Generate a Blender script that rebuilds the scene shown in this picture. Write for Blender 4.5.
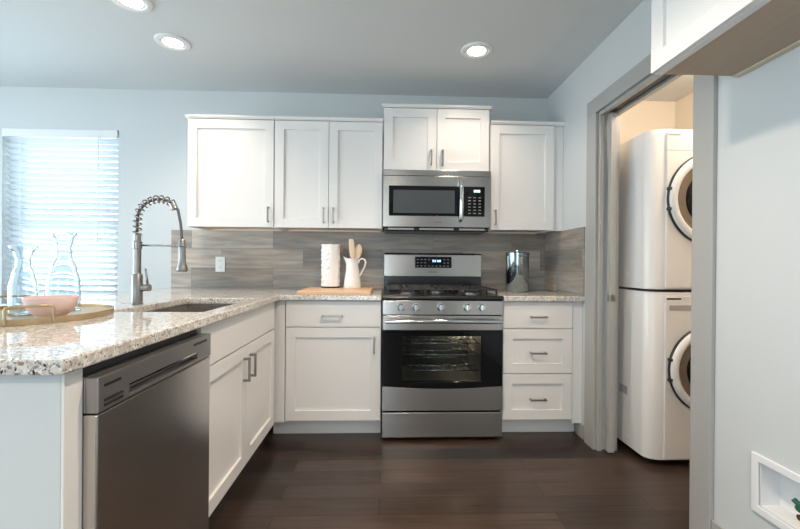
import bpy, bmesh, math, random
from mathutils import Vector, Matrix
for o in list(bpy.data.objects): bpy.data.objects.remove(o)
S = bpy.context.scene
PI = math.pi

# ------------------------------------------------------------------ camera
cam_d = bpy.data.cameras.new('camera'); cam = bpy.data.objects.new('camera', cam_d)
S.collection.objects.link(cam); S.camera = cam
YAW, PITCH, ROLL, FPX = 0.0354, -0.0021, 0.0081, 408.0
fw = Vector((math.sin(YAW)*math.cos(PITCH), math.cos(YAW)*math.cos(PITCH), math.sin(PITCH)))
rt = Vector((math.cos(YAW), -math.sin(YAW), 0)); up = rt.cross(fw)
rx = math.cos(ROLL)*rt + math.sin(ROLL)*up; ux = rx.cross(fw)
M = Matrix((rx, ux, -fw)).transposed().to_4x4(); M.translation = (0.0185, -3.194, 1.1078)
cam.matrix_world = M
cam_d.sensor_width = 36; cam_d.lens = FPX/800*36; cam_d.clip_start = .02

# ------------------------------------------------------------------ light and exposure
W = bpy.data.worlds.new('sky'); S.world = W; W.use_nodes = True
bg = W.node_tree.nodes['Background']; bg.inputs[0].default_value = (.74, .90, 1, 1); bg.inputs[1].default_value = 4.7
LAMP_W, LAMP_R = 22.0, 104.0   # beams of the kitchen downlights and of the fill downlights added behind
LAMP = 14.0           # radiance of a downlight lens
CLOSET_W = 17.0
S.view_settings.view_transform = 'Standard'; S.view_settings.look = 'None'
S.view_settings.gamma = 1; S.view_settings.use_curve_mapping = False
S.view_settings.exposure = 0.30
S.cycles.use_denoising = True
S.cycles.max_bounces = 10; S.cycles.diffuse_bounces = 6; S.cycles.glossy_bounces = 6; S.cycles.transmission_bounces = 10
S.cycles.sample_clamp_indirect = 6

def portal(name, loc, rot, sx, sy):
    d = bpy.data.lights.new(name, 'AREA'); d.shape = 'RECTANGLE'; d.size = sx; d.size_y = sy
    d.cycles.is_portal = True
    o = bpy.data.objects.new(name, d); o.location = loc; o.rotation_euler = rot; S.collection.objects.link(o)
XR, ZC = 1.288, 2.425            # right wall, ceiling
XL, YB = -4.0, -6.2              # far left wall, wall behind the camera
portal('added_rear_window_portal', (-.8, YB-.16, 1.1), (PI/2, 0, 0), 1.6, 2.0)  # portal of the unseen rear window, added for light from the camera side
portal('daylight_side_window', (XL-.16, -2.6, 1.2), (0, -PI/2, 0), 2.16, 4.0)

# ------------------------------------------------------------------ materials
def mat(name, col, rough=.5, metal=0, var=.04, nscale=8, bump=0, stretch=(1,1,1), coat=0, rvar=.06, aniso=0, **kw):
    m = bpy.data.materials.new(name); m.use_nodes = True
    t = m.node_tree; N = t.nodes; L = t.links; p = N['Principled BSDF']
    tc = N.new('ShaderNodeTexCoord'); mp = N.new('ShaderNodeMapping'); mp.inputs['Scale'].default_value = stretch
    L.new(tc.outputs['Object'], mp.inputs[0])
    nz = N.new('ShaderNodeTexNoise'); nz.inputs['Scale'].default_value = nscale; nz.inputs['Detail'].default_value = 4
    L.new(mp.outputs[0], nz.inputs['Vector'])
    mx = N.new('ShaderNodeMix'); mx.data_type = 'RGBA'
    mx.inputs['A'].default_value = tuple(c*(1-var) for c in col)+(1,); mx.inputs['B'].default_value = tuple(min(1, c*(1+var)) for c in col)+(1,)
    L.new(nz.outputs['Fac'], mx.inputs['Factor']); L.new(mx.outputs['Result'], p.inputs['Base Color'])
    mr = N.new('ShaderNodeMapRange'); mr.inputs['To Min'].default_value = max(0, rough-rvar); mr.inputs['To Max'].default_value = rough+rvar
    L.new(nz.outputs['Fac'], mr.inputs[0]); L.new(mr.outputs[0], p.inputs['Roughness'])
    p.inputs['Metallic'].default_value = metal; p.inputs['Coat Weight'].default_value = coat
    if bump:
        b = N.new('ShaderNodeBump'); b.inputs['Strength'].default_value = bump; b.inputs['Distance'].default_value = .002
        L.new(nz.outputs['Fac'], b.inputs['Height']); L.new(b.outputs[0], p.inputs['Normal'])
    if aniso:
        p.inputs['Anisotropic'].default_value = aniso
        cv = N.new('ShaderNodeCombineXYZ'); cv.inputs[2].default_value = 1; L.new(cv.outputs[0], p.inputs['Tangent'])
    for k, v in kw.items(): p.inputs[k.replace('_', ' ')].default_value = v
    return m
def emit(name, col, st):
    m = bpy.data.materials.new(name); m.use_nodes = True
    p = m.node_tree.nodes['Principled BSDF']; p.inputs['Base Color'].default_value = (*col, 1)
    p.inputs['Emission Color'].default_value = (*col, 1); p.inputs['Emission Strength'].default_value = st
    return m

WALL = mat('painted wall', (.60, .62, .62), .55, var=.012, nscale=60, bump=.05)
CEIL = mat('painted ceiling', (.66, .68, .68), .7, var=.012, nscale=60, bump=.08)
CLOSET = mat('cream closet paint', (.80, .74, .66), .7, var=.01)
TRIM = mat('greige trim paint', (.40, .395, .375), .4, var=.01)
WHITE = mat('white cabinet lacquer', (.79, .77, .75), .32, var=.008)
CABIN = mat('birch cabinet interior', (.62, .47, .32), .5, var=.12, nscale=5, stretch=(1, 12, 12))
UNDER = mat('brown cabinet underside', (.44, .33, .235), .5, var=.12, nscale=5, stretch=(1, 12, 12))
CREAMEDGE = mat('raw cream cabinet edge', (.72, .62, .45), .5, var=.06)
STEEL = mat('brushed stainless', (.46, .44, .42), .24, 1, var=.04, nscale=14, stretch=(1.5, 60, 60), bump=.02, rvar=.05, aniso=.75)
STEELV = mat('brushed dark stainless', (.62, .585, .55), .24, 1, var=.04, nscale=14, stretch=(40, 1.5, 40), bump=.02, rvar=.05, aniso=.75)
DWPANEL = mat('dark grey metallic panel', (.36, .34, .33), .33, .9, var=.03, nscale=20)
NICKEL = mat('brushed nickel', (.36, .345, .33), .34, 1, var=.03, nscale=30)
CHROME = mat('polished steel', (.68, .70, .71), .07, 1, var=.02, rvar=.03)
CANST = mat('dark polished steel', (.34, .40, .42), .10, 1, var=.03, rvar=.03)
LINER = mat('grey oven enamel', (.13, .13, .125), .3, var=.1)
SLOT = mat('dark recess', (.004, .004, .004), .9)
BLACKG = mat('black glass', (.006, .006, .007), .06, var=.1, rvar=.03, Specular_IOR_Level=.25)
BLACK = mat('black enamel', (.012, .012, .013), .22, var=.1)
IRON = mat('cast iron', (.022, .022, .023), .45, var=.15, nscale=90, bump=.2)
DARK = mat('dark plastic', (.03, .03, .032), .5)
RUBBER = mat('grey rubber', (.12, .12, .125), .6)
APPL = mat('white appliance enamel', (.78, .77, .76), .25, var=.008)
GREYPL = mat('grey plastic', (.36, .36, .37), .4)
CERAM = mat('white ceramic', (.84, .82, .79), .18, var=.01)
PAPER = mat('white embossed paper', (.86, .85, .83), .85, var=.02, nscale=120, bump=.2)
PINK = mat('pink ceramic', (.80, .60, .56), .35, var=.02)
GOLD = mat('aged brass', (.50, .38, .23), .38, .75, var=.25, nscale=30, rvar=.1)
TRAYW = mat('white enamel tray base', (.78, .77, .75), .12, var=.01)
MAPLE = mat('maple board', (.72, .47, .29), .45, var=.1, nscale=4, stretch=(1.5, 25, 25))
WOODL = mat('pale wooden utensil', (.74, .58, .42), .55, var=.1, nscale=10, stretch=(8, 8, 1))
WOODD = mat('dark utensil', (.09, .07, .075), .4, var=.1)
PLASTW = mat('white plastic', (.80, .80, .80), .35, var=.01)
BRASS = mat('brass', (.72, .52, .22), .25, 1)
GREEN = mat('green valve handle', (.01, .10, .06), .4)
BLUED = emit('blue display digits', (.35, .62, 1), 1.6)
WHITED = emit('white display digits', (.75, .92, 1), 1.6)
LENS = emit('lit lamp lens', (1, .82, .62), LAMP)
OVENL = emit('lit oven bulb', (1, .80, .56), 180)
GLYPH = mat('panel print', (.35, .36, .38), .5)
MARKR = mat('dark emblem print', (.22, .10, .08), .4)

def glass(name, col, rough=0, ior=1.45):
    m = bpy.data.materials.new(name); m.use_nodes = True
    p = m.node_tree.nodes['Principled BSDF']; p.inputs['Base Color'].default_value = (*col, 1)
    p.inputs['Transmission Weight'].default_value = 1; p.inputs['Roughness'].default_value = rough; p.inputs['IOR'].default_value = ior
    return m
CLEAR = glass('clear bluish glass', (.90, .97, 1)); PANE = glass('window glass', (.97, 1, 1), 0, 1.02); SMOKE = glass('smoked oven glass', (.55, .58, .58), .03, 1.1)

def blind_mat():
    m = bpy.data.materials.new('white blind slat'); m.use_nodes = True
    t = m.node_tree; N = t.nodes; L = t.links; p = N['Principled BSDF']
    p.inputs['Base Color'].default_value = (.64, .68, .71, 1); p.inputs['Roughness'].default_value = .5
    tr = N.new('ShaderNodeBsdfTranslucent'); tr.inputs[0].default_value = (.9, .97, 1, 1)
    mx = N.new('ShaderNodeMixShader'); mx.inputs[0].default_value = .03
    L.new(p.outputs[0], mx.inputs[1]); L.new(tr.outputs[0], mx.inputs[2]); L.new(mx.outputs[0], N['Material Output'].inputs[0])
    return m
SLAT = blind_mat()

def granite():
    m = bpy.data.materials.new('speckled granite'); m.use_nodes = True
    t = m.node_tree; N = t.nodes; L = t.links; p = N['Principled BSDF']
    tc = N.new('ShaderNodeTexCoord')
    def noise(s, d=3, off=0):
        mp = N.new('ShaderNodeMapping'); mp.inputs['Location'].default_value = (off, off*1.7, off*.6); L.new(tc.outputs['Object'], mp.inputs[0])
        n = N.new('ShaderNodeTexNoise'); n.inputs['Scale'].default_value = s; n.inputs['Detail'].default_value = d; L.new(mp.outputs[0], n.inputs['Vector']); return n.outputs['Fac']
    def ramp(src, a, b):
        r = N.new('ShaderNodeMapRange'); r.inputs['From Min'].default_value = a; r.inputs['From Max'].default_value = b; L.new(src, r.inputs[0]); return r.outputs[0]
    def mixc(fac, a, b):
        x = N.new('ShaderNodeMix'); x.data_type = 'RGBA'; L.new(fac, x.inputs['Factor'])
        if isinstance(a, tuple): x.inputs['A'].default_value = a+(1,)
        else: L.new(a, x.inputs['A'])
        x.inputs['B'].default_value = b+(1,); return x.outputs['Result']
    c = mixc(ramp(noise(45, 4), .40, .60), (.74, .70, .64), (.55, .51, .46))
    c = mixc(ramp(noise(115, 2, 3), .57, .63), c, (.85, .83, .79))
    c = mixc(ramp(noise(95, 3, 7), .60, .66), c, (.33, .25, .19))
    c = mixc(ramp(noise(140, 2, 11), .60, .65), c, (.20, .20, .20))
    c = mixc(ramp(noise(95, 2, 17), .655, .69), c, (.035, .033, .035))
    L.new(c, p.inputs['Base Color']); p.inputs['Roughness'].default_value = .05
    p.inputs['Specular IOR Level'].default_value = .6
    return m
GRAN = granite()

def planks(name, u, bw, rh, c1, c2, cm, rough, mortar, grain, bump=.15, gsc=(2.2, 40), tints=((1, 1, 1), (1, 1, 1))):
    """rows of boards; u = which object axis runs along the boards, the row axis is z on walls and y on the floor"""
    m = bpy.data.materials.new(name); m.use_nodes = True
    t = m.node_tree; N = t.nodes; L = t.links; p = N['Principled BSDF']
    tc = N.new('ShaderNodeTexCoord'); sp = N.new('ShaderNodeSeparateXYZ'); L.new(tc.outputs['Object'], sp.inputs[0])
    cb = N.new('ShaderNodeCombineXYZ')
    L.new(sp.outputs[{'x': 0, 'y': 1, 'f': 0}[u]], cb.inputs[0]); L.new(sp.outputs[1 if u == 'f' else 2], cb.inputs[1])
    bk = N.new('ShaderNodeTexBrick'); bk.offset = .37; bk.offset_frequency = 2
    bk.inputs['Scale'].default_value = 1; bk.inputs['Brick Width'].default_value = bw; bk.inputs['Row Height'].default_value = rh
    bk.inputs['Mortar Size'].default_value = mortar; bk.inputs['Mortar Smooth'].default_value = .1; bk.inputs['Bias'].default_value = 0
    bk.inputs['Color1'].default_value = (0, 0, 0, 1); bk.inputs['Color2'].default_value = (1, 1, 1, 1); bk.inputs['Mortar'].default_value = (.5, .5, .5, 1)
    L.new(cb.outputs[0], bk.inputs['Vector'])
    rnd = N.new('ShaderNodeSeparateColor'); L.new(bk.outputs['Color'], rnd.inputs[0])
    base = N.new('ShaderNodeMix'); base.data_type = 'RGBA'; base.inputs['A'].default_value = c1+(1,); base.inputs['B'].default_value = c2+(1,)
    L.new(rnd.outputs[0], base.inputs['Factor'])
    mp = N.new('ShaderNodeMapping'); mp.inputs['Scale'].default_value = (gsc[0], gsc[1], 1); L.new(cb.outputs[0], mp.inputs[0])
    ad = N.new('ShaderNodeVectorMath'); ad.operation = 'MULTIPLY_ADD'; ad.inputs[1].default_value = (7, 7, 7)
    L.new(bk.outputs['Color'], ad.inputs[0]); L.new(mp.outputs[0], ad.inputs[2])
    nz = N.new('ShaderNodeTexNoise'); nz.inputs['Scale'].default_value = 1; nz.inputs['Detail'].default_value = 6; nz.inputs['Roughness'].default_value = .6; nz.inputs['Distortion'].default_value = .25
    L.new(ad.outputs[0], nz.inputs['Vector'])
    g = N.new('ShaderNodeMapRange'); g.inputs['From Min'].default_value = .3; g.inputs['From Max'].default_value = .7
    g.inputs['To Min'].default_value = 1-grain; g.inputs['To Max'].default_value = 1+grain; L.new(nz.outputs['Fac'], g.inputs[0])
    n2 = N.new('ShaderNodeTexNoise'); n2.inputs['Scale'].default_value = .45; n2.inputs['Detail'].default_value = 3; L.new(ad.outputs[0], n2.inputs['Vector'])
    tr_ = N.new('ShaderNodeMapRange'); tr_.inputs['From Min'].default_value = .35; tr_.inputs['From Max'].default_value = .65; L.new(n2.outputs['Fac'], tr_.inputs[0])
    tint = N.new('ShaderNodeMix'); tint.data_type = 'RGBA'; tint.blend_type = 'MULTIPLY'; tint.inputs['Factor'].default_value = 1
    tm = N.new('ShaderNodeMix'); tm.data_type = 'RGBA'; tm.inputs['A'].default_value = tints[0]+(1,); tm.inputs['B'].default_value = tints[1]+(1,)
    L.new(tr_.outputs[0], tm.inputs['Factor']); L.new(base.outputs['Result'], tint.inputs['A']); L.new(tm.outputs['Result'], tint.inputs['B']); base = tint
    mul = N.new('ShaderNodeVectorMath'); mul.operation = 'SCALE'; L.new(base.outputs['Result'], mul.inputs[0]); L.new(g.outputs[0], mul.inputs['Scale'])
    fin = N.new('ShaderNodeMix'); fin.data_type = 'RGBA'; L.new(bk.outputs['Fac'], fin.inputs['Factor']); L.new(mul.outputs[0], fin.inputs['A']); fin.inputs['B'].default_value = cm+(1,)
    L.new(fin.outputs['Result'], p.inputs['Base Color'])
    r2 = N.new('ShaderNodeMapRange'); r2.inputs['To Min'].default_value = rough-.08; r2.inputs['To Max'].default_value = rough+.1; L.new(nz.outputs['Fac'], r2.inputs[0]); L.new(r2.outputs[0], p.inputs['Roughness'])
    b = N.new('ShaderNodeBump'); b.inputs['Strength'].default_value = bump; b.inputs['Distance'].default_value = .002; b.invert = True
    L.new(bk.outputs['Fac'], b.inputs['Height']); L.new(b.outputs[0], p.inputs['Normal'])
    return m
TILEX = planks('wood look tile', 'x', .62, .152, (.22, .20, .185), (.47, .43, .39), (.20, .185, .17), .33, .0014, .30, gsc=(3.2, 30), tints=((1.10, 1.0, .90), (.88, .92, .94)))
TILEY = planks('wood look tile side lamplit', 'y', .62, .152, (.26, .24, .22), (.47, .43, .39), (.20, .185, .17), .33, .0014, .30, gsc=(3.2, 30), tints=((1.10, 1.0, .90), (.88, .92, .94)))  # same tile, darker boards lightened to carry the lamp light on this wall
FLOOR = planks('dark wood planks', 'f', 1.25, .127, (.014, .0085, .0065), (.056, .0335, .0235), (.004, .003, .002), .30, .0020, .45, gsc=(2.5, 55))

# ------------------------------------------------------------------ mesh helpers
def nb(): return bmesh.new()
def obj(name, bm, m, parent=None, smooth=False, bev=0, kind=None, label=None):
    bmesh.ops.recalc_face_normals(bm, faces=bm.faces[:])
    me = bpy.data.meshes.new(name); bm.to_mesh(me); bm.free(); me.materials.append(m)
    o = bpy.data.objects.new(name, me); S.collection.objects.link(o)
    if parent: o.parent = parent
    if smooth:
        for p in me.polygons: p.use_smooth = True
        if smooth == 'auto':
            me.set_sharp_from_angle(angle=math.radians(38))
    if bev:
        b = o.modifiers.new('soft edge', 'BEVEL'); b.width = bev; b.segments = 2; b.limit_method = 'ANGLE'; b.angle_limit = math.radians(40); b.harden_normals = False
    if kind: o['kind'] = kind
    if label: o['label'] = label
    return o
def thing(name, label, cat, loc=(0, 0, 0), rz=0, group=None):
    o = bpy.data.objects.new(name, None); S.collection.objects.link(o); o.empty_display_size = .05
    o.location = loc; o.rotation_euler = (0, 0, rz); o['label'] = label; o['category'] = cat
    if group: o['group'] = group
    return o
def tag(o, label, cat, group=None):
    o['label'] = label; o['category'] = cat
    if group: o['group'] = group
    return o
def box(bm, x0, x1, y0, y1, z0, z1):
    v = [bm.verts.new((x, y, z)) for x in (x0, x1) for y in (y0, y1) for z in (z0, z1)]
    for f in ((0, 1, 3, 2), (4, 6, 7, 5), (0, 4, 5, 1), (2, 3, 7, 6), (0, 2, 6, 4), (1, 5, 7, 3)): bm.faces.new([v[i] for i in f])
    return bm
def bx(*a): return box(nb(), *a)
def cells(bm, us, vs, inside, w0, w1, axis):
    """slab on a grid of cells, some left open; axis = its thickness axis"""
    mp = {'z': lambda u, v, w: (u, v, w), 'y': lambda u, v, w: (u, w, v), 'x': lambda u, v, w: (w, u, v)}[axis]
    V = {}
    def vt(i, j, k):
        if (i, j, k) not in V: V[i, j, k] = bm.verts.new(mp(us[i], vs[j], (w0, w1)[k]))
        return V[i, j, k]
    nu, nv = len(us)-1, len(vs)-1
    ins = lambda i, j: 0 <= i < nu and 0 <= j < nv and inside((us[i]+us[i+1])/2, (vs[j]+vs[j+1])/2)
    for i in range(nu):
        for j in range(nv):
            if not ins(i, j): continue
            for k in (0, 1): bm.faces.new([vt(i, j, k), vt(i+1, j, k), vt(i+1, j+1, k), vt(i, j+1, k)])
            for di, dj, a, b in ((-1, 0, (i, j), (i, j+1)), (1, 0, (i+1, j), (i+1, j+1)), (0, -1, (i, j), (i+1, j)), (0, 1, (i, j+1), (i+1, j+1))):
                if not ins(i+di, j+dj): bm.faces.new([vt(*a, 0), vt(*b, 0), vt(*b, 1), vt(*a, 1)])
    return bm
def frame(bm, x0, x1, z0, z1, fw_, y0, y1):
    return cells(bm, [x0, x0+fw_, x1-fw_, x1], [z0, z0+fw_, z1-fw_, z1], lambda u, v: not (x0+fw_ < u < x1-fw_ and z0+fw_ < v < z1-fw_), y0, y1, 'y')
def lathe(bm, prof, cx=0, cy=0, n=40, axis='z', cz=0):
    rings = []
    for r, h in prof:
        ring = []
        for k in range(n):
            a = 2*PI*k/n; c, s = r*math.cos(a), r*math.sin(a)
            p = (cx+c, cy+s, cz+h) if axis == 'z' else (cx+c, cy+h, cz+s) if axis == 'y' else (cx+h, cy+c, cz+s)
            ring.append(bm.verts.new(p))
        rings.append(ring)
    for A, B in zip(rings, rings[1:]):
        for k in range(n): bm.faces.new([A[k], A[(k+1) % n], B[(k+1) % n], B[k]])
    for ring in (rings[0], rings[-1]): bm.faces.new(ring)
    return bm
def torus(bm, R, r, cx, cy, cz, axis='y', n=48, m=12):
    rings = []
    for k in range(n):
        a = 2*PI*k/n; ring = []
        for j in range(m):
            b = 2*PI*j/m; rr = R+r*math.cos(b); h = r*math.sin(b)
            ring.append(bm.verts.new((cx+rr*math.cos(a), cy+h, cz+rr*math.sin(a)) if axis == 'y' else (cx+rr*math.cos(a), cy+rr*math.sin(a), cz+h)))
        rings.append(ring)
    for k in range(n):
        A, B = rings[k], rings[(k+1) % n]
        for j in range(m): bm.faces.new([A[j], A[(j+1) % m], B[(j+1) % m], B[j]])
    return bm
def tube(bm, pts, r, n=12, rs=None, flat=1.0):
    pts = [Vector(p) for p in pts]; rings = []
    t0 = (pts[1]-pts[0]).normalized(); a = Vector((0, 0, 1)) if abs(t0.z) < .9 else Vector((1, 0, 0))
    nrm = t0.cross(a).normalized()
    for i, p in enumerate(pts):
        t = ((pts[min(i+1, len(pts)-1)]-pts[max(i-1, 0)])).normalized()
        nrm = (nrm-t*nrm.dot(t)).normalized(); bn = t.cross(nrm); rr = rs[i] if rs else r
        rings.append([bm.verts.new(p+nrm*rr*math.cos(2*PI*k/n)+bn*rr*flat*math.sin(2*PI*k/n)) for k in range(n)])
    for A, B in zip(rings, rings[1:]):
        for k in range(n): bm.faces.new([A[k], A[(k+1) % n], B[(k+1) % n], B[k]])
    bm.faces.new(rings[0]); bm.faces.new(rings[-1])
    return bm
def extrude_poly(bm, poly, f0, f1):
    """poly: list of 2D points; f0/f1 map a 2D point to each end's 3D point"""
    A = [bm.verts.new(f0(*p)) for p in poly]; B = [bm.verts.new(f1(*p)) for p in poly]
    n = len(poly); bm.faces.new(A); bm.faces.new(B)
    for i in range(n): bm.faces.new([A[i], A[(i+1) % n], B[(i+1) % n], B[i]])
    return bm
def shaker(x0, x1, z0, z1, yf=-.02, t=.02, fw_=.062, d=.012):
    """framed door with a recessed flat panel; front at y = yf"""
    bm = nb(); us = [x0, x0+fw_, x1-fw_, x1]; vs = [z0, z0+fw_, z1-fw_, z1]
    frame(bm, x0, x1, z0, z1, fw_, yf, yf+d+.003)
    box(bm, x0, x1, yf+d+.003, yf+t, z0, z1)
    box(bm, us[1]-.001, us[2]+.001, yf+d, yf+d+.004, vs[1]-.001, vs[2]+.001)
    return bm
def pull(x, z, yf, length=.11, vert=True):
    """slim squared bar pull"""
    h = length/2; s = .028; w = .0055; bm = nb()
    if vert:
        box(bm, x-w, x+w, yf-s-w, yf-s+w, z-h, z+h)
        for q in (-1, 1): box(bm, x-w, x+w, yf-s+w, yf, z+q*(h-w)-w, z+q*(h-w)+w)
    else:
        box(bm, x-h, x+h, yf-s-w, yf-s+w, z-w, z+w)
        for q in (-1, 1): box(bm, x+q*(h-w)-w, x+q*(h-w)+w, yf-s+w, yf, z-w, z+w)
    return bm
def door(t, x0, x1, z0, z1, hx=None, hz=None, hl=.11, fw_=.062, vert=True, yf=-.02, name='door'):
    d = obj(name, shaker(x0, x1, z0, z1, yf=yf, fw_=fw_), WHITE, t, bev=.0014)
    if hx is not None: obj('handle', pull(hx, hz, yf, hl, vert), NICKEL, d, bev=.0015)
    return d

# ------------------------------------------------------------------ the room
def struct(name, bm, m, parent=None, bev=0): return obj(name, bm, m, parent, bev=bev, kind='structure')
WT = .12                                          # wall thickness
XC = 2.33                                         # closet far side
struct('floor', bx(XL-.2, XC+.15, YB-.2, .15, -.06, 0), FLOOR)
struct('ceiling', bx(XL-.2, XC+.15, YB-.2, .15, ZC, ZC+.08), CEIL)
WX0, WX1, WZ0, WZ1 = -2.886, -2.028, .78, 2.108   # window opening
struct('wall_back', cells(nb(), [XL-.2, WX0, WX1, XR+WT], [0, WZ0, WZ1, ZC], lambda u, v: not (WX0 < u < WX1 and WZ0 < v < WZ1), 0, .15, 'y'), WALL)
struct('wall_closet_back', bx(XR+WT, XC+.1, 0, .15, 0, ZC), CLOSET)
struct('wall_closet_side', bx(XC, XC+.1, -2.05, 0, 0, ZC), CLOSET)
struct('wall_closet_front', bx(XR+WT, XC+.1, -2.15, -2.05, 0, ZC), CLOSET)
DY0, DY1, DZ = -1.588, -.786, 2.024               # door opening in the right wall
BY0, BY1, BZ0, BZ1 = -2.06, -1.862, .300, .448    # recess for the supply box
wr = struct('wall_right', cells(nb(), [YB-.2, BY0, BY1, DY0, DY1, -.001], [0, BZ0, BZ1, DZ, ZC],
      lambda u, v: not ((DY0 < u < DY1 and v < DZ) or (BY0 < u < BY1 and BZ0 < v < BZ1)), XR, XR+WT*.62, 'x'), WALL)
struct('wall_right_closet_face', cells(nb(), [YB-.2, DY0, DY1, -.001], [0, DZ, ZC],
      lambda u, v: not (DY0 < u < DY1 and v < DZ), XR+WT*.62+.001, XR+WT, 'x'), CLOSET)
SY0, SY1, SZ0, SZ1 = -4.6, -.6, .12, 2.28
struct('wall_left', cells(nb(), [YB-.2, SY0, SY1, 0], [0, SZ0, SZ1, ZC], lambda u, v: not (SY0 < u < SY1 and SZ0 < v < SZ1), XL-.15, XL, 'x'), WALL)
RX0, RX1, RZ0, RZ1 = -1.6, 0, .1, 2.1
struct('wall_rear', cells(nb(), [XL, RX0, RX1, XR], [0, RZ0, RZ1, ZC], lambda u, v: not (RX0 < u < RX1 and RZ0 < v < RZ1), YB-.15, YB, 'y'), WALL)
def sash(bm, ax, a0, a1, z0, z1, w0, w1, mids):
    us = [a0, a0+.05]; op = []
    for m_ in mids: us += [m_-.02, m_+.02]
    us += [a1-.05, a1]
    vs = [z0, z0+.05, z1-.05, z1]
    def ins(u, v):
        if v < z0+.05 or v > z1-.05 or u < a0+.05 or u > a1-.05: return True
        return any(abs(u-m_) < .02 for m_ in mids)
    return cells(bm, us, vs, ins, w0, w1, ax)
w2 = struct('window_2', sash(nb(), 'x', SY0, SY1, SZ0, SZ1, XL-.13, XL-.08, [-2.6]), PLASTW)
w3 = struct('added_rear_window', sash(nb(), 'y', RX0, RX1, RZ0, RZ1, YB-.13, YB-.08, [-.8]), PLASTW)  # rear window out of view, added to let in frontal daylight
# window_1: two sashes behind the blind
w1 = bpy.data.objects.new('window_1', None); S.collection.objects.link(w1); w1['kind'] = 'structure'
fb = nb(); frame(fb, WX0+.001, WX1-.001, WZ0+.001, WZ1-.001, .04, .085, .14); obj('window_frame', fb, PLASTW, w1, bev=.002)
sb = nb(); frame(sb, WX0+.042, WX1-.042, 1.375, WZ1-.042, .035, .112, .135); obj('upper_sash', sb, PLASTW, w1, bev=.002)
sb = nb(); frame(sb, WX0+.042, WX1-.042, WZ0+.042, 1.415, .035, .088, .110); obj('lower_sash', sb, PLASTW, w1, bev=.002)
obj('glass_pane', bx(WX0+.078, WX1-.078, .122, .126, 1.411, WZ1-.078), PANE, w1)
obj('glass_pane', bx(WX0+.078, WX1-.078, .097, .101, WZ0+.078, 1.379), PANE, w1)
struct('trim_1', bx(WX0-.02, WX1+.02, -.022, .084, WZ0-.02, WZ0-.0005), PLASTW, bev=.003)   # window sill
# door casing: two legs and a head, with the split jamb of a pocket door
CW, CT = .106, .018
cs = bpy.data.objects.new('trim_2', None); S.collection.objects.link(cs); cs['kind'] = 'structure'
obj('casing_leg', bx(XR-CT, XR-.0005, DY1-.004, DY1+CW, 0, DZ), TRIM, cs, bev=.003)
obj('casing_leg', bx(XR-CT, XR-.0005, DY0-.084, DY0+.022, 0, DZ), TRIM, cs, bev=.003)
obj('casing_head', bx(XR-CT, XR-.0005, DY0-.084, DY1+CW, DZ+.0005, DZ+CW-.012), TRIM, cs, bev=.003)
obj('split_jamb', bx(XR, XR+.028, DY1-.022, DY1-.0045, 0, DZ-.022), TRIM, cs, bev=.002)
obj('split_jamb', bx(XR+.092, XR+WT, DY1-.024, DY1-.0045, 0, DZ-.022), TRIM, cs, bev=.002)
obj('strike_jamb', bx(XR, XR+WT, DY0+.0045, DY0+.024, 0, DZ-.022), TRIM, cs, bev=.002)
hb = nb(); box(hb, XR, XR+.028, DY0+.0045, DY1-.0045, DZ-.021, DZ-.001); box(hb, XR+.092, XR+WT, DY0+.0045, DY1-.0045, DZ-.021, DZ-.001)
obj('head_jamb', hb, TRIM, cs, bev=.002)
obj('door_track', bx(XR+.044, XR+.084, DY0+.03, DY1-.03, DZ-.008, DZ-.001), DARK, cs)
# pocket door, slid back with its leading edge showing
dr = bpy.data.objects.new('door_1', None); S.collection.objects.link(dr); dr['kind'] = 'structure'
PD = -.848
obj('door_slab', bx(XR+.046, XR+.082, PD, DY1-.026, .008, DZ-.024), TRIM, dr, bev=.002)
obj('edge_pull', bx(XR+.050, XR+.078, PD-.002, PD+.02, .895, .935), NICKEL, dr, bev=.001)
lb = nb(); box(lb, XR+.0435, XR+.0459, PD+.004, PD+.022, .895, .935); obj('flush_pull', lb, NICKEL, dr, bev=.001)
# baseboards
struct('baseboard_right', bx(XR-.012, XR-.0005, -6.1, DY0-.085, 0, .135), TRIM, bev=.003)
struct('baseboard_back', bx(XL+.001, -1.70, -.013, -.0005, 0, .12), TRIM, bev=.003)
struct('baseboard_left', bx(XL+.0005, XL+.013, -6.1, -.014, 0, .12), TRIM, bev=.003)
struct('trim_3', bx(XR-.010, XR-.0005, -.648, -.535, 0, .09), TRIM, bev=.002)
# backsplash tile
struct('wall_back_tile', bx(-1.622, XR-.0105, -.010, -.0005, .909, 1.352), TILEX)
struct('wall_right_tile', bx(XR-.010, XR-.0005, -.640, -.0005, .909, 1.352), TILEY)

# ------------------------------------------------------------------ ceiling downlights
def downlight(x, y, label, watt=LAMP_W):
    t = thing('ceiling_light', label, 'ceiling light', (x, y, ZC-.0005), 0, 'recessed ceiling lights')
    obj('trim_ring', lathe(nb(), [(.066, -.006), (.070, -.010), (.080, -.011), (.094, -.007), (.098, -.001), (.098, 0), (.066, 0)]), PLASTW, t, smooth='auto')
    obj('lens', lathe(nb(), [(.001, -.0065), (.045, -.0065), (.0655, -.0055), (.0655, -.001)]), LENS, t)
    d = bpy.data.lights.new('ceiling_light_beam', 'SPOT'); d.energy = watt; d.color = (1, .83, .67)
    d.spot_size = math.radians(138); d.spot_blend = .75; d.shadow_soft_size = .06
    o = bpy.data.objects.new('ceiling_light_beam', d); o.location = (0, 0, -.02); o.parent = t; S.collection.objects.link(o)
    return t
downlight(.568, -.70, 'round recessed ceiling light above the gas range')
downlight(-1.266, -.70, 'round recessed ceiling light above the sink end nearest the back wall')
downlight(-1.275, -1.09, 'round recessed ceiling light cut off by the top edge of the photo')
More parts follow.
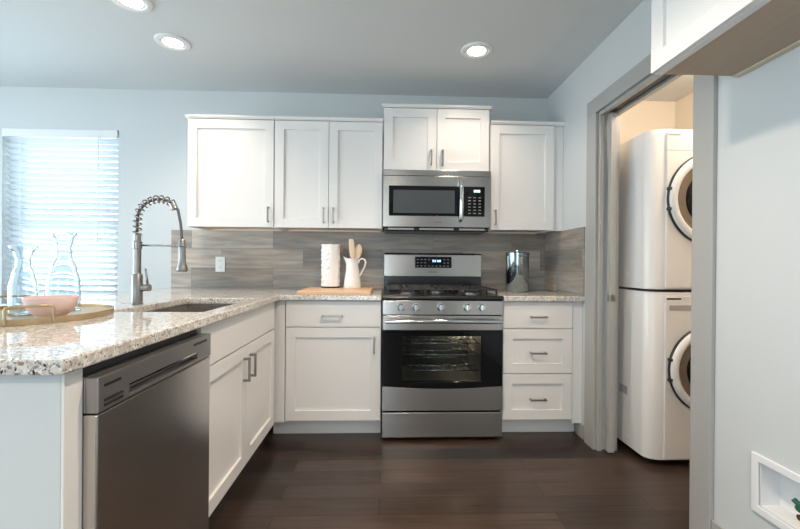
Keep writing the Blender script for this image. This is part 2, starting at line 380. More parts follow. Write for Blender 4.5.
for lx, ly, lw in ((.12, -1.90, 'overhead just in front of the viewer'), (.40, -4.0, 'added as unseen fill behind the viewer on the right'), (-1.9, -4.0, 'added as unseen fill behind the viewer on the left'), (-.75, -5.0, 'added as unseen fill nearest the rear wall')):  # lamps behind the viewer are unseen, added to brighten the cabinet fronts
    downlight(lx, ly, 'round recessed ceiling light '+lw, LAMP_R)

# ------------------------------------------------------------------ base cabinets
ZT, ZU = .908, .875                               # counter top, underside
FY = -.60                                         # cabinet carcass front (doors add 20 mm)
def toe(t, x0, x1, back=.075): obj('toe_kick', bx(x0, x1, back, back+.016, 0, .108), WHITE, t)
# left of the range
t = thing('base_cabinet', 'white base cabinet with one drawer over one door, left of the range', 'cabinet', (0, FY, 0), 0, 'white base cabinets')
obj('carcass', bx(-.606, -.006, 0, .585, .1085, ZU-.001), WHITE, t)
obj('filler', bx(-.675, -.6075, -.018, .03, .109, ZU-.001), WHITE, t, bev=.001)
toe(t, -.70, -.006)
d = obj('drawer', bx(-.602, -.009, -.02, -.0005, .708, ZU-.006), WHITE, t, bev=.002); obj('handle', pull(-.312, .776, -.02, .13, False), NICKEL, d, bev=.0015)
door(t, -.602, -.009, .118, .702, -.048, .595, .105)
# right of the range
t = thing('base_cabinet', 'white base cabinet with three drawers, right of the range', 'cabinet', (0, FY, 0), 0, 'white base cabinets')
obj('carcass', bx(.768, 1.222, 0, .585, .1085, ZU-.001), WHITE, t)
obj('filler', bx(1.2235, XR-.001, -.012, .03, .09, ZU-.001), WHITE, t, bev=.001)
toe(t, .768, 1.28)
d = obj('drawer', bx(.771, 1.219, -.02, -.0005, .702, ZU-.006), WHITE, t, bev=.002); obj('handle', pull(.995, .775, -.02, .105, False), NICKEL, d, bev=.0015)
door(t, .771, 1.219, .414, .696, .995, .546, .105, vert=False, name='drawer')
door(t, .771, 1.219, .118, .408, .995, .250, .105, vert=False, name='drawer')
# sink cabinet, facing +x: local x runs along world y
SX = -.677
t = thing('sink_cabinet', 'white sink base cabinet with false front over two doors, beside the dishwasher', 'cabinet', (SX, 0, 0), PI/2)
sx0, sx1 = -1.671, -.672
cb_ = nb(); box(cb_, sx0, sx0+.018, 0, .56, .1085, ZU-.001); box(cb_, sx1-.018, sx1, 0, .56, .1085, ZU-.001); box(cb_, sx0+.018, sx1-.018, 0, .56, .1085, .13); box(cb_, sx0+.018, sx1-.018, .545, .56, .13, ZU-.001)
box(cb_, sx0+.018, sx1-.018, 0, .018, .70, ZU-.001)
obj('carcass', cb_, WHITE, t)
toe(t, sx0, -.545)
obj('false_front', bx(sx0+.003, sx1-.003, -.02, -.0005, .708, ZU-.006), WHITE, t, bev=.002)
xm = (sx0+sx1)/2+.0
door(t, sx0+.003, xm-.0015, .118, .702, xm-.045, .594, .115)
door(t, xm+.0015, sx1-.003, .118, .702, xm+.045, .594, .115)

# peninsula end panel and dining side
PE = -2.318                                       # outer face of the end panel
t = thing('end_panel', 'pale grey end panel closing the peninsula beside the dishwasher', 'panel', (0, 0, 0))
obj('panel', bx(-1.30, -.657, PE, PE+.018, 0, ZU-.001), WALL, t, bev=.001)
obj('edge_stile', bx(-.6565, -.650, PE+.0, PE+.052, 0, ZU-.001), WHITE, t, bev=.001, label='white front edge strip')
tag(obj('peninsula_back_panel', bx(-1.318, -1.301, PE, -.015, 0, ZU-.001), WALL), 'grey panel along the dining side of the peninsula', 'panel')

# ------------------------------------------------------------------ countertops
CE, CXF, CXL, CYF = -2.346, -.632, -1.655, -.648   # end, front of the peninsula, dining edge, front of the back leg
HX0, HX1, HY0, HY1 = -1.085, -.712, -1.535, -.885
def counter_in(x, y):
    if HX0 < x < HX1 and HY0 < y < HY1: return False
    return x < CXF or y > CYF
bm = cells(nb(), [CXL, HX0, HX1, CXF, -.004], [CE, HY0, HY1, CYF, -.0015], counter_in, ZU, ZT, 'z')
tag(obj('countertop', bm, GRAN, bev=.005), 'speckled granite countertop running along the back wall and down the sink peninsula', 'countertop', 'granite countertops')
tag(obj('countertop', bx(.766, XR-.0015, CYF, -.0015, ZU, ZT), GRAN, bev=.005), 'short speckled granite countertop right of the range', 'countertop', 'granite countertops')

# ------------------------------------------------------------------ sink and faucet
t = thing('sink', 'undermount stainless sink set in the granite peninsula', 'sink', ((HX0+HX1)/2, (HY0+HY1)/2, ZU-.002))
hw, hd, dp = (HX1-HX0)/2-.004, (HY1-HY0)/2-.004, .21
bm = nb(); box(bm, -hw, hw, -hd, hd, -dp, -dp+.004)
for s in (-1, 1):
    box(bm, *sorted((s*hw, s*(hw+.004))), -hd-.004, hd+.004, -dp, 0); box(bm, -hw, hw, *sorted((s*hd, s*(hd+.004))), -dp, 0)
obj('basin', bm, STEELV, t)
bm = cells(nb(), [-hw-.03, -hw+.006, hw-.006, hw+.03], [-hd-.03, -hd+.012, hd-.006, hd+.03], lambda u, v: not (-hw+.006 < u < hw-.006 and -hd+.012 < v < hd-.006), 0, .0015, 'z')
obj('flange', bm, NICKEL, t)
obj('drain', lathe(nb(), [(.001, -dp+.0045), (.035, -dp+.0045), (.045, -dp+.006), (.045, -dp+.0042)]), CHROME, t, smooth='auto')

fx, fy = -1.142, -1.246
t = thing('kitchen_faucet', 'tall spring-neck pull-down kitchen faucet of brushed nickel behind the sink', 'faucet', (fx, fy, ZT+.0005))
z = lambda v: v-ZT
obj('base', lathe(nb(), [(.027, 0), (.027, .006), (.0245, .008), (.0245, z(1.045)), (.021, z(1.05)), (.001, z(1.05))], n=28), NICKEL, t, smooth='auto')
obj('post', lathe(nb(), [(.0175, z(1.05)), (.0175, z(1.165)), (.021, z(1.167)), (.021, z(1.20)), (.0165, z(1.203)), (.0165, z(1.232)), (.001, z(1.234))], n=24), NICKEL, t, smooth='auto')
# arch: from the post straight up, over in a half circle, down to the spray head
R_, xc, zc = .100, .100, z(1.300)
arch = [(0, 0, z(1.23)), (0, 0, z(1.27))]+[(xc-R_*math.cos(a), 0, zc+R_*math.sin(a)) for a in [PI*k/24 for k in range(0, 21)]]
arch += [(xc+R_*.985, 0, zc-.01), (.203, 0, z(1.25)), (.206, 0, z(1.20))]
obj('hose', tube(nb(), arch, .0062, 12), RUBBER, t, smooth=True)
def resample(pts, n):
    P = [Vector(p) for p in pts]; L_ = [0]
    for a, b in zip(P, P[1:]): L_.append(L_[-1]+(b-a).length)
    out = []; k = 0
    for i in range(n):
        s = L_[-1]*i/(n-1)
        while k < len(L_)-2 and L_[k+1] < s: k += 1
        out.append(P[k].lerp(P[k+1], (s-L_[k])/max(1e-9, L_[k+1]-L_[k])))
    return out, L_[-1]
c_, Ln = resample(arch[:20], 600); coil = []
turns = int(Ln/.023)
for i, p in enumerate(c_):
    tg = (c_[min(i+1, 599)]-c_[max(i-1, 0)]).normalized(); sd = Vector((0, 1, 0)); n2 = sd.cross(tg); a = 2*PI*turns*i/599
    coil.append(p+(sd*math.cos(a)+n2*math.sin(a))*.0165)
obj('spring', tube(nb(), coil, 0.0036, 8), NICKEL, t, smooth=True)
ce = c_[-1]; obj('spring_collar', tube(nb(), [ce, ce+Vector((.010, 0, -.026))], .0165, 16), NICKEL, t, smooth='auto')
obj('spray_head', lathe(nb(), [(.010, z(1.215)), (.0155, z(1.205)), (.0165, z(1.13)), (.0175, z(1.10)), (.024, z(1.085)), (.026, z(1.068)), (.022, z(1.062)), (.001, z(1.062))], cx=.206, n=24), NICKEL, t, smooth='auto')
bm = tube(nb(), [(.018, 0, z(1.183)), (.188, 0, z(1.183))], .0042, 10); torus(bm, .0205, .0035, .206, 0, z(1.183), 'z', 24, 8)
obj('support_arm', bm, NICKEL, t, smooth=True)
obj('valve', tube(nb(), [(.022, 0, z(.985)), (.060, 0, z(.985))], .0165, 20), NICKEL, t, smooth='auto')
obj('lever', tube(nb(), [(.050, 0, z(.998)), (.046, 0, z(1.03)), (.040, 0, z(1.075))], .005, 10, rs=[.0055, .005, .0045]), NICKEL, t, smooth=True)

# ------------------------------------------------------------------ dishwasher
DX = -.642                                        # carcass front; the door stands proud of it
t = thing('dishwasher', 'dark stainless dishwasher under the peninsula counter', 'dishwasher', (DX, 0, 0), PI/2)
dy0, dy1 = -2.266, -1.676
obj('tub', bx(dy0+.006, dy1-.006, .025, .55, .105, .862), DARK, t)
obj('kick_plate', bx(dy0+.006, dy1-.006, .085, .10, 0, .104), DARK, t)
obj('door', bx(dy0+.002, dy1-.002, -.022, .024, .108, .765), STEELV, t, bev=.004)
# control panel with a real pocket handle
bm = cells(nb(), [dy0+.002, dy0+.115, dy1-.105, dy1-.002], [.768, .778, .802, .848], lambda u, v: not (dy0+.115 < u < dy1-.105 and .778 < v < .802), -.024, .004, 'y')
box(bm, dy0+.002, dy1-.002, .004, .024, .768, .848)
pn = obj('control_panel', bm, DWPANEL, t, bev=.002)
obj('pocket_handle', bx(dy0+.118, dy1-.108, -.021, .0035, .797, .8015), CHROME, pn)
for i in range(2): obj('vent_slot', bx(dy0+.022, dy0+.088, -.0255, -.0235, .778+.011*i, .784+.011*i), SLOT, pn)
obj('display', bx(dy0+.022, dy0+.080, -.0255, -.0235, .823, .829), SLOT, pn)
bm = nb()
for k in range(7): box(bm, dy1-.135+.0145*k, dy1-.1245+.0145*k, -.0248, -.0238, .826, .834)
obj('emblem', bm, DARK, pn)

# ------------------------------------------------------------------ gas range
RY = -.615
t = thing('gas_range', 'stainless gas range with black oven door between the white base cabinets', 'range', (0, RY, 0))
x0, x1 = .003, .759
bm = cells(nb(), [x0+.002, .12, .636, x1-.002], [.03, .355, .672, .885], lambda u, v: not (.12 < u < .636 and .355 < v < .672), 0, .42, 'y')
box(bm, x0+.002, x1-.002, .421, .59, .03, .885)
obj('body', bm, BLACK, t)
for xx in (.04, .70):
    for yy in (.04, .53): obj('foot', lathe(nb(), [(.016, 0), (.016, .012), (.010, .014), (.010, .03)], xx+.01, yy, 16), DARK, t)
obj('drawer', bx(x0, x1, -.038, -.001, .022, .178), STEEL, t, bev=.004)
# oven door: black glass with a window, a stainless sill curved on top, a stainless head strip
dz0, dz1 = .192, .785
bm = cells(nb(), [x0, .128, .628, x1], [.30, .368, .655, .692], lambda u, v: not (.128 < u < .628 and .368 < v < .655), -.038, -.004, 'y')
od = obj('oven_door', bm, BLACKG, t, bev=.002)
poly = [(x0, dz0), (x1, dz0)]+[(x1-(x1-x0)*k/16, .343-.016*math.sin(PI*k/16)) for k in range(17)]
obj('door_sill', extrude_poly(nb(), poly, lambda a, b: (a, -.0435, b), lambda a, b: (a, -.0385, b)), STEEL, od, bev=.001)
obj('door_core', bx(x0, x1, -.038, -.004, dz0, .2995), BLACK, od)
obj('door_head', bx(x0, x1, -.0435, -.004, .693, dz1), STEEL, od, bev=.003)
obj('window_glass', bx(.1285, .6275, -.034, -.030, .3685, .6545), SMOKE, od)
hb = tube(nb(), [(.022, -.083, .752), (.10, -.088, .753), (.381, -.091, .754), (.662, -.088, .753), (.74, -.083, .752)], .0125, 14)
for xx in (.045, .717): box(hb, xx-.010, xx+.010, -.083, -.0432, .744, .761)
obj('oven_handle', hb, CHROME, od, smooth='auto')
obj('oven_liner', cells(nb(), [.1205, .122, .634, .6355], [.356, .358, .669, .671], lambda u, v: not (.122 < u < .634 and .358 < v < .669), .001, .416, 'y'), LINER, t)
obj('oven_back', bx(.121, .635, .412, .4195, .357, .670), LINER, t)
for zz in (.43, .53, .605):
    rk = nb()
    for k in range(12): tube(rk, [(.15+.042*k, .02, zz), (.15+.042*k, .39, zz)], .003, 6)
    for yy in (.02, .15, .39): tube(rk, [(.128, yy, zz-.003), (.628, yy, zz-.003)], .004, 6)
    obj('oven_rack', rk, CHROME, t, smooth=True)
obj('oven_lamp', lathe(nb(), [(.001, -.03), (.012, -.028), (.018, -.015), (.018, 0)], .55, .405, 16, 'y', .63), OVENL, t)
# control panel, knobs
poly = [(-.044, .790), (-.040, .878), (-.004, .884), (-.004, .790)]
cp = obj('control_panel', extrude_poly(nb(), poly, lambda a, b: (x0, a, b), lambda a, b: (x1, a, b)), STEEL, t, bev=.002)
for xx in (.117, .211, .367, .531, .625):
    kb = lathe(nb(), [(.026, 0), (.026, -.004), (.021, -.006), (.0195, -.028), (.017, -.031), (.001, -.031)], xx, -.0425, 24, 'y', .838)
    k_ = obj('knob', kb, CHROME, t, smooth='auto')
    obj('knob_grip', bx(xx-.005, xx+.005, -.083, -.0737, .820, .856), CHROME, k_, bev=.002)
# cooktop with rounded front lip, burners, three grates
prof = [(-.046, .886), (-.050, .892), (-.050, .900), (-.044, .907), (-.030, .909), (.535, .909), (.535, .886)]
obj('cooktop', extrude_poly(nb(), prof, lambda a, b: (x0-.001, a, b), lambda a, b: (x1+.001, a, b)), BLACK, t, bev=.002)
for xx, yy, r in ((.17, .13, .048), (.17, .40, .036), (.381, .265, .05), (.592, .13, .055), (.592, .40, .040)):
    b_ = obj('burner', lathe(nb(), [(r, .9095), (r, .918), (r*.86, .921), (r*.8, .921)], xx, yy, 28), NICKEL, t, smooth='auto')
    obj('burner_cap', lathe(nb(), [(r*.86, .9215), (r*.86, .929), (r*.75, .932), (.001, .932)], xx, yy, 28), IRON, b_, smooth='auto')
for gx0, gx1 in ((.035, .268), (.274, .488), (.494, .727)):
    g = nb(); cx_ = (gx0+gx1)/2; s = .006; zt, zb = .951, .941
    for xx in (gx0, gx1): box(g, xx-s, xx+s, .0, .51, zb, zt)
    for yy in (0, .255, .51): box(g, gx0+s, gx1-s, yy-s, yy+s, zb, zt)
    for yy in (.13, .38):
        box(g, cx_-s, cx_+s, yy-.118, yy-.032, zb, zt); box(g, cx_-s, cx_+s, yy+.032, yy+.118, zb, zt)
        box(g, gx0+s, cx_-.034, yy-s, yy+s, zb, zt); box(g, cx_+.034, gx1-s, yy-s, yy+s, zb, zt)
    for xx in (gx0, gx1):
        for yy in (0, .255, .51): box(g, xx-s, xx+s, yy-s, yy+s, .9095, zb)
    obj('grate', g, IRON, t, bev=.002)
# backguard
obj('riser', bx(x0+.006, x1-.006, .536, .590, .886, 1.018), BLACK, t, bev=.003)
poly = [(.524, 1.012), (.532, 1.178), (.545, 1.190), (.592, 1.190), (.592, 1.012)]
bgd = obj('backguard', extrude_poly(nb(), poly, lambda a, b: (x0+.004, a, b), lambda a, b: (x1-.004, a, b)), STEEL, t, bev=.003)
zs = lambda v, o=0: .524+(v-1.012)*.048-o
dp_ = extrude_poly(nb(), [(.243, 1.078), (.523, 1.078), (.523, 1.162), (.243, 1.162)], lambda a, b: (a, zs(b, .0025), b), lambda a, b: (a, zs(b, -.002), b))
ds = obj('display_panel', dp_, BLACKG, bgd)
g = nb()
for k in range(4): box(g, .378+.015*k+(.006 if k > 1 else 0), .388+.015*k+(.006 if k > 1 else 0), zs(1.13, .0035), zs(1.13, .0027), 1.122, 1.138)
obj('clock_digits', g, BLUED, ds)
g = nb()
for r_ in range(3):
    for k in range(9):
        if r_ == 1 and 3 <= k <= 6: continue
        box(g, .256+.029*k, .270+.029*k, zs(1.12, .0042), zs(1.12, .003), 1.090+.024*r_, 1.094+.024*r_)
obj('button_print', g, GLYPH, ds)
g = nb()
for k in range(5): box(g, .350+.013*k, .359+.013*k, zs(1.045, .0008), zs(1.045, -.001), 1.042, 1.050)
obj('emblem', g, MARKR, bgd)

# ------------------------------------------------------------------ microwave
t = thing('microwave', 'stainless over-the-range microwave hung under the middle upper cabinet', 'microwave', (-.006, -.318, 0))
x0, x1, zb, zt = .004, .758, 1.365, 1.762
obj('body', bx(x0, x1, 0, .305, zb, zt), DARK, t, bev=.002)
obj('vent_grille', bx(x0, x1, -.036, -.0005, 1.722, zt), STEEL, t, bev=.002)
bm = cells(nb(), [x0, .045, .716, x1], [zb, 1.442, 1.650, 1.7205], lambda u, v: not (.045 < u < .716 and 1.442 < v < 1.650), -.036, -.0125, 'y')
box(bm, x0, x1, -.0125, -.0005, zb, 1.7205)
dd = obj('door', bm, STEEL, t, bev=.002)
obj('window_surround', bx(.0455, .555, -.0335, -.013, 1.4425, 1.6495), BLACKG, dd)
obj('window_screen', bx(.075, .505, -.0345, -.0338, 1.462, 1.622), mat('grey screened glass', (.075, .082, .085), .12, var=.05), dd)
pnl = obj('control_panel', bx(.5565, .7155, -.0335, -.013, 1.4425, 1.6495), BLACKG, t)
g = nb()
for k in range(4): box(g, .640+.0115*k, .648+.0115*k, -.0345, -.0337, 1.612, 1.628)
obj('clock_digits', g, WHITED, pnl)
g = nb()
for r_ in range(6):
    for k in range(3): box(g, .600+.036*k, .618+.036*k, -.0342, -.0337, 1.462+.022*r_, 1.467+.022*r_)
obj('button_print', g, GLYPH, pnl)
hb = tube(nb(), [(.545, -.037, 1.700), (.545, -.068, 1.690), (.545, -.078, 1.64), (.545, -.082, 1.56), (.545, -.078, 1.48), (.545, -.068, 1.425), (.545, -.037, 1.414)], .0145, 14)
obj('door_handle', hb, CHROME, dd, smooth='auto')
bm = bx(x0+.01, x1-.01, -.020, .29, 1.336, zb-.0005)
bs = obj('vent_base', bm, BLACK, t, bev=.006)
g = nb()
for a, b in ((.04, .22), (.26, .50), (.54, .72)): box(g, a, b, -.024, -.0205, 1.346, 1.358)
obj('light_lens', g, GREYPL, bs)
g = nb()
for k in range(5): box(g, .358+.012*k, .367+.012*k, -.0368, -.0358, 1.396, 1.404)
obj('emblem', g, MARKR, dd)

# ------------------------------------------------------------------ upper cabinets
def upper(label, xa, xb, zb, zt, doors, crown=(1, 1), yb=-.002, depth=.303, frontfill=None):
    t = thing('upper_cabinet', label, 'cabinet', (0, -.305, 0), 0, 'white upper cabinets')
    bm = nb(); w = .018
    box(bm, xa, xa+w, 0, depth, zb, zt); box(bm, xb-w, xb, 0, depth, zb, zt); box(bm, xa+w, xb-w, 0, depth, zt-w, zt); box(bm, xa+w, xb-w, depth-.008, depth, zb, zt-w)
    obj('carcass', bm, WHITE, t)
    obj('bottom_panel', bx(xa+w, xb-w, 0, depth-.009, zb+.012, zb+.024), CABIN, t)
    for (a, b, hx) in doors: door(t, a, b, zb+.002, zt-.004, hx, zb+.088, .108)
    # small stepped crown strip along the top front edge
    ca, cb2 = xa-.014*crown[0], xb+.014*crown[1]
    poly = [(.02, zt+.0005), (-.024, zt+.0005), (-.026, zt+.005), (-.034, zt+.010), (-.034, zt+.021), (.02, zt+.021)]
    obj('crown_strip', extrude_poly(nb(), poly, lambda a, b: (ca, a, b), lambda a, b: (cb2, a, b)), WHITE, t, bev=.001)
    return t
ZB, ZTU = 1.352, 2.102
upper('white upper cabinet with one wide door at the left end, above the outlet', -1.356, -.762, ZB, ZTU, [(-1.353, -.765, -.797)], (1, 0))
upper('white upper cabinet with two doors, left of the microwave', -.760, -.007, ZB, ZTU, [(-.757, -.385, -.416), (-.382, -.010, -.349)], (0, 0))
upper('white upper cabinet with two short doors, above the microwave', -.002, .748, 1.766, 2.206, [(.001, .3715, .333), (.3745, .745, .413)], (1, 1))
t = upper('white upper cabinet with one narrow door in the corner, right of the microwave', .757, 1.216, ZB, ZTU, [(.760, 1.213, .790)], (0, 0))
obj('filler', bx(1.217, XR-.0015, -.001, .02, ZB, ZTU), WHITE, t)
obj('crown_strip', extrude_poly(nb(), [(.02, ZTU+.0005), (-.024, ZTU+.0005), (-.026, ZTU+.005), (-.034, ZTU+.010), (-.034, ZTU+.021), (.02, ZTU+.021)], lambda a, b: (1.2165, a, b), lambda a, b: (XR-.001, a, b)), WHITE, t, bev=.001)
# cabinet above the fridge space, on the right wall, facing -x
FX = .977
t = thing('upper_cabinet', 'white cabinet hung on the right wall at upper right, nearest the viewer', 'cabinet', (FX, -1.768, 0), -PI/2)
zb = 1.790; zt = 2.40; L_ = .914; dep = XR-FX-.002
bm = nb(); w = .018
box(bm, 0, w, 0, dep, zb+.013, zt); box(bm, L_-w, L_, 0, dep, zb+.013, zt); box(bm, w, L_-w, 0, dep, zt-w, zt); box(bm, w, L_-w, dep-.008, dep, zb+.027, zt-w)
obj('carcass', bm, WHITE, t)
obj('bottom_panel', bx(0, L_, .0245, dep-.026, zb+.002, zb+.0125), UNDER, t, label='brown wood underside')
obj('hanging_rail', bx(0, L_, dep-.025, dep-.001, zb-.002, zb+.0125), CREAMEDGE, t, label='cream rail along the wall')
obj('bottom_rail', bx(0, L_, 0, .024, zb, zb+.0125), WHITE, t)
door(t, .003, L_/2-.0015, zb+.001, zt-.003, L_/2-.04, zb+.09, .11)
door(t, L_/2+.0015, L_-.003, zb+.001, zt-.003, L_/2+.04, zb+.09, .11)

# ------------------------------------------------------------------ window blind
t = thing('window_blind', 'white horizontal slat blind in the dining window', 'blind', ((WX0+WX1)/2, .03, WZ1))
bw = (WX1-WX0)/2-.008; H = WZ1-WZ0
obj('headrail', bx(-bw, bw, -.030, .030, -.048, -.002), PLASTW, t, bev=.002)
obj('valance', bx(-bw-.004, bw+.004, -.040, -.0315, -.062, -.002), PLASTW, t, bev=.002)
bm = nb(); ns = 27; tilt = math.radians(-36); hw_ = .025
for k in range(ns):
    zc_ = -.078-k*.0445; pl = []
    for j in range(5):
        s = -1+j*.5; yy = s*hw_; cr = .003*(1-s*s)
        pl.append((yy*math.cos(tilt)-cr*math.sin(tilt), zc_+yy*math.sin(tilt)+cr*math.cos(tilt)))
    pl2 = pl+[(a+.0022*math.sin(tilt), b-.0022*math.cos(tilt)) for a, b in reversed(pl)]
    extrude_poly(bm, pl2, lambda a, b: (-bw, a, b), lambda a, b: (bw, a, b))
obj('slats', bm, SLAT, t)
zlast = -.078-(ns-1)*.0445
obj('bottom_rail', bx(-bw, bw, -.022, .022, zlast-.055, zlast-.035), PLASTW, t, bev=.004)
for xx in (-.30, .30):
    c = nb()
    for yy in (-.027, .027): tube(c, [(xx, yy, -.05), (xx, yy, zlast-.04)], .0011, 6)
    obj('ladder_cord', c, PLASTW, t)
c = tube(nb(), [(bw-.13, -.046, -.05), (bw-.13, -.047, -.27)], .0018, 6); lathe(c, [(.002, -.30), (.006, -.295), (.005, -.27), (.002, -.265)], bw-.13, -.047, 12)
obj('lift_cord', c, PLASTW, t)
c = tube(nb(), [(bw-.135, -.044, -.05), (bw-.135, -.045, -.82)], .0018, 6); lathe(c, [(.002, -.86), (.006, -.855), (.005, -.82), (.002, -.815)], bw-.135, -.045, 12)
obj('tilt_cord', c, PLASTW, t)

# ------------------------------------------------------------------ outlet on the tile
t = thing('wall_outlet', 'white electrical outlet plate on the tile backsplash', 'outlet', (-1.25, -.0105, 1.092))
obj('plate', bx(-.036, .036, -.006, 0, -.058, .058), PLASTW, t, bev=.002)
for s in (-1, 1):
    k = obj('socket', bx(-.017, .017, -.0085, -.006, s*.026-.018, s*.026+.018), PLASTW, t, bev=.003)
    g = nb()
    for xx in (-.007, .007): box(g, xx-.0012, xx+.0012, -.0088, -.0086, s*.026-.002, s*.026+.008)
    obj('slot', g, DARK, k)

# ------------------------------------------------------------------ stacked laundry machines
def machine(name, label, cat, z0, z1, cz, washer):
    t = thing(name, label, cat, (1.468, -1.0, z0)); w = .686; h = z1-z0; d = .72; r = .085
    # front corners rounded in plan, with a slight bulge of the front
    pl = [(w, .03+.0)]
    def arc(cx, cy, a0, a1): return [(cx+r*math.cos(a0+(a1-a0)*k/8), cy+r*.72*math.sin(a0+(a1-a0)*k/8)) for k in range(9)]
    pl = [(0, d), (0, .06)]+arc(r, .061, PI, 1.5*PI)+[]+arc(w-r, .061, 1.5*PI, 2*PI)+[(w, d)]
    lo = .0 if not washer else .025
    bm = nb(); A = [bm.verts.new((a, b, lo+.012)) for a, b in pl]; B = [bm.verts.new((a, b, h-.02)) for a, b in pl]
    n = len(pl); bm.faces.new(A)
    for i in range(n): bm.faces.new([A[i], A[(i+1) % n], B[(i+1) % n], B[i]])
    C = [bm.verts.new((w/2+(a-w/2)*.985, .35+(b-.35)*.985, h)) for a, b in pl]; bm.faces.new(C)
    for i in range(n): bm.faces.new([B[i], B[(i+1) % n], C[(i+1) % n], C[i]])
    obj('body', bm, APPL, t, smooth='auto', bev=.003)
    obj('front_panel', bx(.086, w-.086, -.013, .002, lo+.02, h-.022), APPL, t, bev=.003)
    if washer:
        for xx in (.06, w-.06):
            for yy in (.10, d-.08): obj('foot', lathe(nb(), [(.022, 0), (.022, .01), (.012, .014), (.012, .036)], xx, yy, 14), DARK, t)
        obj('side_grip', bx(-.002, .003, .19, .27, .335-z0, .385-z0), GREYPL, t, bev=.001, label='recessed grip low on the side')
        sp_ = nb(); box(sp_, -.0012, .0005, .15, .40, .25, h-.12); obj('side_panel', sp_, APPL, t, bev=.002)
        obj('drawer_grip', bx(.105, .270, -.0142, -.0125, h-.100, h-.070), GREYPL, t, bev=.002, label='grey slot of the detergent drawer')
        obj('emblem', bx(.092, .172, -.0142, -.0125, h-.040, h-.031), DARK, t)
        R = .235
    else:
        obj('panel_seam', bx(.088, w-.088, -.0134, -.0128, h-.1225, h-.119), GREYPL, t)
        obj('emblem', bx(.092, .160, -.0142, -.0125, h-.040, h-.030), GREYPL, t)
        R = .250
    c = cz-z0; cx_ = w/2
    ring = obj('door_ring', torus(nb(), R-.022, .026, cx_, -.018, c, 'y', 64, 12), PLASTW, t, smooth=True)
    obj('gasket', torus(nb(), R+.002, .008, cx_, -.018, c, 'y', 64, 10), DARK, ring, smooth=True)
    obj('inner_ring', lathe(nb(), [(R-.035, -.012), (R-.04, -.028), (R-.085, -.020), (R-.095, -.008), (R-.06, -.002)], cx_, -.012, 56, 'y', c), mat('bronze smoked plastic', (.17, .135, .105), .25, .3), ring, smooth='auto')
    obj('door_glass', lathe(nb(), [(R-.088, -.012), (R-.10, -.022), (R-.16, -.034), (.001, -.038)], cx_, -.012, 48, 'y', c), BLACKG, ring, smooth='auto')
    for s in (-1, 1): obj('hinge', bx(cx_-R-.010, cx_-R+.008, -.034, -.013, c+s*.055-.008, c+s*.055+.008), DARK, ring, bev=.002)
    return t
machine('washing_machine', 'white front-load washer at the bottom of the laundry stack', 'washer', 0, .962, .54, True)
machine('clothes_dryer', 'white front-load dryer stacked on top of the washer', 'dryer', .966, 1.862, 1.474, False)
cd = bpy.data.lights.new('closet_lamp_light', 'POINT'); cd.energy = CLOSET_W; cd.color = (1, .86, .70); cd.shadow_soft_size = .09
t = thing('closet_lamp', 'round ceiling lamp inside the laundry closet', 'ceiling light', (1.82, -1.30, ZC-.0005))
obj('shade', lathe(nb(), [(.001, -.05), (.06, -.045), (.10, -.02), (.105, 0)], n=32), emit('lit closet lamp shade', (1, .84, .64), 3), t, smooth='auto')
lo_ = bpy.data.objects.new('closet_lamp_light', cd); lo_.location = (0, 0, -.16); lo_.parent = t; S.collection.objects.link(lo_)

# ------------------------------------------------------------------ water supply box low on the right wall
t = thing('supply_box', 'white recessed water supply box low on the right wall', 'outlet box', (XR, (BY0+BY1)/2, (BZ0+BZ1)/2))
hy, hz = (BY1-BY0)/2, (BZ1-BZ0)/2
fr = cells(nb(), [-hy-.026, -hy, hy, hy+.026], [-hz-.026, -hz, hz, hz+.026], lambda u, v: not (-hy < u < hy and -hz < v < hz), -.009, -.0008, 'x')
obj('face_frame', fr, PLASTW, t, bev=.003)
bm = cells(nb(), [-hy+.0005, -hy+.003, hy-.003, hy-.0005], [-hz+.0005, -hz+.003, hz-.003, hz-.0005], lambda u, v: not (-hy+.003 < u < hy-.003 and -hz+.003 < v < hz-.003), 0, .070, 'x')
box(bm, .067, .070, -hy+.003, hy-.003, -hz+.003, hz-.003)
obj('back_box', bm, PLASTW, t)
v_ = nb(); lathe(v_, [(.013, -.0), (.013, .018), (.010, .02), (.010, .045)], .035, -.024, 16, 'z', -hz+.003); tube(v_, [(.035, -.024, -hz+.036), (.008, -.024, -hz+.036)], .009, 12)
vl = obj('valve', v_, BRASS, t, smooth='auto')
v_ = nb(); lathe(v_, [(.009, .0), (.024, .002), (.026, .008), (.022, .016), (.008, .018)], 0.030, -.024, 20, 'z', -hz+.051); tube(v_, [(.030, -.014, -hz+.060), (.022, .008, -hz+.075)], .008, 10)
obj('valve_handle', v_, GREEN, vl, smooth='auto')

# ------------------------------------------------------------------ things on the counters
# cutting board
tag(obj('cutting_board', bx(-.533, -.072, -.640, -.165, ZT+.0006, ZT+.0245), MAPLE, bev=.004), 'rectangular maple cutting board lying on the counter left of the range', 'cutting board')
BZ = ZT+.0252
